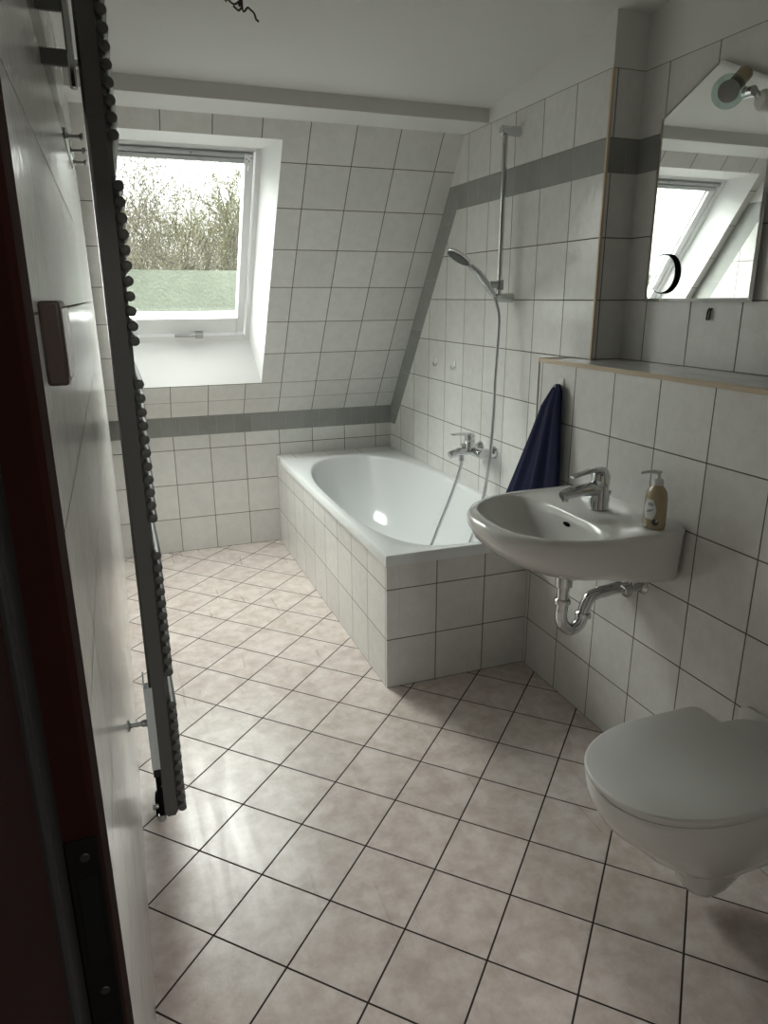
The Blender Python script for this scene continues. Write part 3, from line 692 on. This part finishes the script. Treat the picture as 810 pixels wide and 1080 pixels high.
def decal(name, pts, mat):
    """patch on the bottle: (angle, height) outline"""
    bm = bmesh.new()
    vs = [bm.verts.new((XO+.0266*math.cos(a), YO2+.0350*math.sin(a), zb+h)) for a, h in pts]
    c = bm.verts.new((XO+.0268*math.cos(sum(a for a, h in pts)/len(pts)), YO2+.0352*math.sin(sum(a for a, h in pts)/len(pts)), zb+sum(h for a, h in pts)/len(pts)))
    for i in range(len(vs)): bm.faces.new((vs[i], vs[(i+1) % len(vs)], c))
    return obj(name, bm, mat, btl)
A0 = math.radians(190)
bm = bmesh.new(); G = []
for i in range(13):
    f = i/12; hw = .62*(.55+.45*math.sin(PI*min(1, f*1.1)))
    G.append([bm.verts.new((XO+.0264*math.cos(A0-hw+2*hw*j/10), YO2+.0348*math.sin(A0-hw+2*hw*j/10), zb+.028+f*.055)) for j in range(11)])
for a_, b_ in zip(G, G[1:]):
    for j in range(10): bm.faces.new((a_[j], a_[j+1], b_[j+1], b_[j]))
lb = obj('front_label', bm, M['label_w'], btl); lb['label'] = 'white front label with dark print'
decal('label_print', [(A0+.1+.28*math.cos(t), .070+.005*math.sin(t)) for t in [2*PI*k/12 for k in range(12)]], M['label_g'])
decal('label_print', [(A0+.05+.34*math.cos(t), .052+.0035*math.sin(t)+.004*math.cos(t)) for t in [2*PI*k/12 for k in range(12)]], M['label_g'])
decal('label_badge', [(A0+.62+.30*math.cos(t), .022+.009*math.sin(t)) for t in [2*PI*k/14 for k in range(14)]], M['label_d'])
decal('label_badge', [(A0+.70+.12*math.cos(t), .026+.0035*math.sin(t)) for t in [2*PI*k/10 for k in range(10)]], M['label_w'])

# ------------------------------------------------------------------ toilet
YW = .838
_dx = -.010
toi = thing('toilet', 'white wall-hung toilet with closed lid on the low tiled wall', 'toilet', (XV, YW, .3))
dr = lambda xf, b, xb, z, n=2.2, nb=8, xc=None: dring(xf+_dx*(xf < 1.0), b, xb, z, n, nb, xc, 72, YW)
WB = XV-.006
rings = [dr(1.240, .026, 1.285, .046, nb=2.4, xc=1.262), dr(1.222, .044, 1.310, .050, nb=2.4, xc=1.262), dr(1.208, .056, 1.335, .070, nb=2.4, xc=1.265), dr(1.196, .066, 1.36, .105, nb=2.6, xc=1.27), dr(1.188, .073, 1.39, .132, nb=3, xc=1.27),
         dr(1.178, .080, 1.45, .150, nb=3, xc=1.27), dr(1.150, .096, WB, .162, nb=6, xc=1.26), dr(1.105, .118, WB, .185, xc=1.25), dr(1.060, .135, WB, .220, xc=1.24), dr(1.020, .150, WB, .262, xc=1.22), dr(.983, .163, WB, .302, xc=1.20), dr(.960, .171, WB, .34, xc=1.19), dr(.951, .175, WB, .372, xc=1.19), dr(.949, .176, WB, .388, xc=1.19), dr(.953, .173, WB, .395, xc=1.19)]
# the ceramic narrows behind the seat
def narrow(r, z):
    out = []
    for x, y, z_ in r:
        f = max(0, min(1, (x-1.34)/.05)); k = 1-f*.30 if z > .23 else 1
        out.append((x, YW+(y-YW)*k, z_))
    return out
bm = bmesh.new(); loft(bm, [narrow(r, r[0][2]) for r in rings])
obj('bowl', bm, M['ceramic'], toi, True, 60)
bm = bmesh.new(); loft(bm, [dr(.957, .172, 1.362, .3955, nb=14, xc=1.19), dr(.953, .1745, 1.364, .398, nb=14, xc=1.19), dr(.953, .1745, 1.364, .403, nb=14, xc=1.19), dr(.957, .172, 1.362, .405, nb=14, xc=1.19)])
obj('seat', bm, M['lid'], toi, True, 60)
bm = bmesh.new(); loft(bm, [dr(.951, .1755, 1.362, .4055, nb=16, xc=1.19), dr(.946, .179, 1.365, .408, nb=16, xc=1.19), dr(.945, .180, 1.366, .416, nb=16, xc=1.19), dr(.947, .1785, 1.364, .4185, nb=16, xc=1.19), dr(.952, .175, 1.360, .4200, nb=14, xc=1.19), dr(1.05, .10, 1.30, .4220, nb=6, xc=1.19)])
obj('lid', bm, M['lid'], toi, True, 60)
bm = bmesh.new(); lathe(bm, (1.372, YW-.10, .402), (0, 1, 0), [(0, .010), (.2, .010)], 16); obj('hinge', bm, M['lid'], toi, True, 40)
bm = bmesh.new(); loft(bm, [[(XV-.007, YW+a, z) for a, z in ((-.135, .17), (.135, .17), (.150, .40), (.125, .418), (-.125, .418), (-.150, .40))], [(XV-.0005, YW+a, z) for a, z in ((-.135, .17), (.135, .17), (.150, .40), (.125, .418), (-.125, .418), (-.150, .40))]])
obj('wall_gasket', bm, M['white_pl'], toi)

# ------------------------------------------------------------------ mirror, round mirror, lamp
MY = 1.583; MH = .2200
mir = thing('wall_mirror', 'large wall mirror with a pointed top hanging above the tiled shelf', 'mirror', (XN, MY, 1.7))
def mpoly(sh): # outline shrunk by sh
    return [(MY-MH+sh, 1.403+sh), (MY+MH-sh, 1.403+sh), (MY+MH-sh, 1.944-sh*.6), (MY, 2.050-sh*1.15), (MY-MH+sh, 1.944-sh*.6)]
MXF = XN-.020
bm = bmesh.new(); prism(bm, [(MXF, y, z) for y, z in mpoly(.010)], (.004, 0, 0)); obj('mirror_glass', bm, M['mirror'], mir)
bm = bmesh.new()
a = [bm.verts.new((MXF, y, z)) for y, z in mpoly(.0101)]; b = [bm.verts.new((MXF+.0045, y, z)) for y, z in mpoly(0)]; c = [bm.verts.new((MXF+.0054, y, z)) for y, z in mpoly(0)]
for i in range(5):
    j = (i+1) % 5; bm.faces.new((a[i], a[j], b[j], b[i])); bm.faces.new((b[i], b[j], c[j], c[i]))
bm.faces.new(c)
obj('bevelled_edge', bm, M['bevel'], mir)
bm = bmesh.new(); prism(bm, [(MXF+.0057, y, z) for y, z in mpoly(.012)], (.0135, 0, 0)); obj('backing_board', bm, M['black'], mir)
rm = thing('magnifying_mirror', 'small round mirror stuck on the lower left of the wall mirror', 'mirror', (MXF, 1.712, 1.487))
bm = bmesh.new(); lathe(bm, (MXF-.001, 1.712, 1.487), (-1, 0, 0), [(0, .060), (.009, .060), (.010, .0585)], 48); obj('rim', bm, M['black'], rm, True, 40)
bm = bmesh.new(); lathe(bm, (MXF-.0112, 1.712, 1.487), (-1, 0, 0), [(0, .0570), (.0012, .0560), (.0013, 0)], 48); obj('round_glass', bm, M['mirror'], rm, True, 20)
lp = thing('mirror_spotlight', 'small glass-disc spotlight with brown socket at the top of the mirror', 'lamp', (1.70, 1.42, 1.93))
bm = bmesh.new(); lathe(bm, (MXF-.001, 1.395, 1.905), (-1, 0, 0), [(0, .024), (.004, .026), (.022, .025), (.030, .018), (.032, 0)], 28); obj('mount', bm, M['white_pl'], lp, True, 35)
bm = bmesh.new(); tube(bm, smoothpath([(MXF-.025, 1.40, 1.912), (1.685, 1.405, 1.925), (1.665, 1.42, 1.93)], 5), .009, 14); lathe(bm, (1.676, 1.396, 1.925), (0, 1, 0), [(0, .013), (.03, .013)], 16); obj('swivel_joint', bm, M['chrome'], lp, True, 35)
ld = Vector((-.62, -.12, -.52)).normalized(); lc = Vector((1.650, 1.422, 1.955))
bm = bmesh.new(); lathe(bm, lc-ld*.030, ld, [(0, 0), (.001, .016), (.004, .0195), (.050, .0195), (.053, .017)], 24); obj('socket', bm, M['brass'], lp, True, 35)
gd = Vector((-.55, -.80, -.10)).normalized(); gc = Vector((1.612, 1.418, 1.922))
bm = bmesh.new(); lathe(bm, gc, gd, [(0, .014), (.0005, .040), (.003, .041), (.0055, .040), (.006, .014)], 40); gdo = obj('glass_disc', bm, M['gdisc'], lp, True, 35)
bm = bmesh.new(); lathe(bm, gc-gd*.022, gd, [(0, .012), (.012, .020), (.028, .0245), (.030, .0235), (.027, .016), (.024, .006), (.024, 0)], 28); obj('reflector_bulb', bm, M['bulb'], lp, True, 35)
bm = bmesh.new(); lathe(bm, gc-gd*.001, gd, [(0, .0245), (.008, .0265), (.009, .0245)], 28); obj('disc_ring', bm, M['brushed'], gdo, True, 35)
cl = thing('cable_stub', 'pair of short cable ends sticking out of the tiles below the mirror', 'cable', (XN, 1.525, 1.37))
for y in (1.528, 1.519):
    bm = bmesh.new(); tube(bm, [(XN-.0005, y, 1.384), (XN-.006, y, 1.378), (XN-.008, y, 1.350)], .0026, 8); obj('wire_end', bm, M['copper'], cl, True)

# ------------------------------------------------------------------ radiator on the left wall
rad = thing('towel_radiator', 'tall tubular towel radiator mounted on the left wall', 'radiator', (0, 1.4, .2))
RY = 1.385; PT = .0291; RZ = .201
for y in (RY, RY+.50):
    bm = bmesh.new()
    sec = [(.056, 0), (.062, -.012), (.092, -.012), (.100, -.003), (.100, .018), (.092, .026), (.062, .026), (.056, .018)]
    loft(bm, [[(.078+(x-.078)*.6, y+q, RZ-.022) for x, q in sec], [(x, y+q, RZ-.008) for x, q in sec], [(x, y+q, 2.02) for x, q in sec], [(.078+(x-.078)*.6, y+q, 2.035) for x, q in sec]])
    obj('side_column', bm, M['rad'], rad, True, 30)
for g in range(5):
    for k in range(11):
        i = g*13+k; z = RZ+PT*i
        bm = bmesh.new(); lathe(bm, (.1045, RY-.022, z), (0, 1, 0), [(0, 0), (.0005, .007), (.003, .0100), (.541, .0100), (.5445, .007), (.545, 0)], 14)
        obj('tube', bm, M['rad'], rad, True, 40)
for z, y in ((.44, RY+.012), (1.96, RY+.012), (1.96, RY+.50)):
    bm = bmesh.new(); lathe(bm, (.0005, y, z), (1, 0, 0), [(0, .014), (.003, .014), (.006, .006), (.03, .006), (.032, .009), (.056, .009)], 16); obj('wall_bracket', bm, M['brushed'], rad, True, 35)
bm = bmesh.new(); box(bm, .044, .0555, RY-.016, RY+.015, .322, .545); prism(bm, [(.0440, RY-.016, .545), (.0440, RY+.015, .545), (.0445, RY+.015, .575), (.0445, RY-.016, .575)], (.0035, 0, 0)); box(bm, .0555, .063, RY-.016, RY-.0125, .322, .545)
pc = obj('cover_strip', bm, M['radlight'], rad, bevel=.001); pc['label'] = 'pale cover strip low on the column'
vlv = thing('radiator_valve', 'small metal supply valve hanging at the foot of the towel radiator', 'valve', (.055, RY-.004, .18))
bm = bmesh.new(); box(bm, .0455, .0625, RY-.014, RY-.001, .300, .3215); obj('pipe_collar', bm, M['dark'], vlv, bevel=.001)
bm = bmesh.new(); tube(bm, [(.0545, RY-.0075, .300), (.0545, RY-.0075, .186)], .0062, 12); obj('pipe', bm, M['strike'], vlv, True, 40)
bm = bmesh.new(); lathe(bm, (.0545, RY-.0075, .187), (0, 0, -1), [(0, .0085), (.004, .011), (.014, .011), (.018, .007), (.019, 0)], 16); lathe(bm, (.0490, RY-.0075, .213), (-1, 0, 0), [(0, .005), (.006, .0055), (.008, .008), (.014, .007), (.015, 0)], 14); tube(bm, smoothpath([(.0595, RY-.0075, .27), (.068, RY-.0075, .262), (.070, RY-.0075, .235), (.0645, RY-.004, .2)], 4), .004, 10)
obj('valve_body', bm, M['brushed'], vlv, True, 35)
bm = bmesh.new(); tube(bm, smoothpath([(.0545, RY, .183), (.056, RY+.04, .176), (.050, RY+.16, .13), (.045, RY+.22, .06), (.045, RY+.225, .0008)], 5), .0062, 12); obj('supply_pipe', bm, M['strike'], vlv, True, 40)
# towel bar high on the left wall
tb = thing('towel_bar', 'bright vertical bar on two arms high on the left wall by the radiator', 'towel bar', (0, 1.25, 1.85))
bm = bmesh.new(); box(bm, .040, .052, 1.22, 1.232, 1.752, 1.95); obj('bar', bm, M['chrome'], tb, bevel=.003)
for z0, z1 in ((1.784, 1.809), (1.862, 1.905)):
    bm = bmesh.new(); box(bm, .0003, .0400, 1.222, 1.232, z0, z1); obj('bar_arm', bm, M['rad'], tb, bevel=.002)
# hook rail on the left wall
hr = thing('hook_rail', 'small dark metal rail with three peg hooks on the left wall', 'hook rail', (0, 2.2, 1.83))
bm = bmesh.new(); box(bm, .0004, .006, 1.98, 2.46, 1.812, 1.840); obj('rail', bm, M['brushed'], hr, bevel=.002)
for y in (2.02, 2.22, 2.42):
    bm = bmesh.new(); lathe(bm, (.0062, y, 1.826), (1, 0, 0), [(0, .010), (.004, .009), (.006, .005), (.030, .0045), (.034, .010), (.040, .010), (.041, 0)], 18); obj('peg', bm, M['brushed'], hr, True, 35)
# light switch
sw = thing('light_switch', 'light switch on the left wall beside the door frame', 'light switch', (0, .585, 1.37))
bm = bmesh.new(); box(bm, .0003, .019, .545, .63, 1.340, 1.418); obj('switch_box', bm, M['switchb'], sw, bevel=.003)
bm = bmesh.new(); box(bm, .0192, .0225, .552, .623, 1.347, 1.411); obj('rocker', bm, M['white_pl'], sw, bevel=.0015)
# loose wires in the ceiling
wy = 1.55; wz = ceil_z(wy)
wr = thing('ceiling_wires', 'loose dark lamp wires curling out of the ceiling', 'wire', (.42, wy, wz))
def P(u, v, y=wy):
    d = fwd+ra*((u-405)/FPX)-rb*((v-540)/FPX); t = (y-CY)/d.y; return Vector((CX, CY, CZ))+d*t
top = Vector((.40, wy, wz))
for pts in ([top+Vector((.0, 0, 0)), top+Vector((.015, 0, -.05)), P(255, 0), P(262, 8), P(268, 14), P(270, 20), P(273, 23)],
            [top+Vector((-.01, 0, 0)), P(238, -14), P(240, -2), P(246, 4), P(251, 2), P(253, -8), top+Vector((.01, .0, -.01))],
            [top+Vector((.01, 0, 0)), P(254, -8), P(254, 2), P(255, 7), P(252, 11), P(249, 9), P(246, 6)]):
    bm = bmesh.new(); tube(bm, smoothpath(pts, 6), .0022, 8); obj('wire', bm, M['copper'], wr, True)
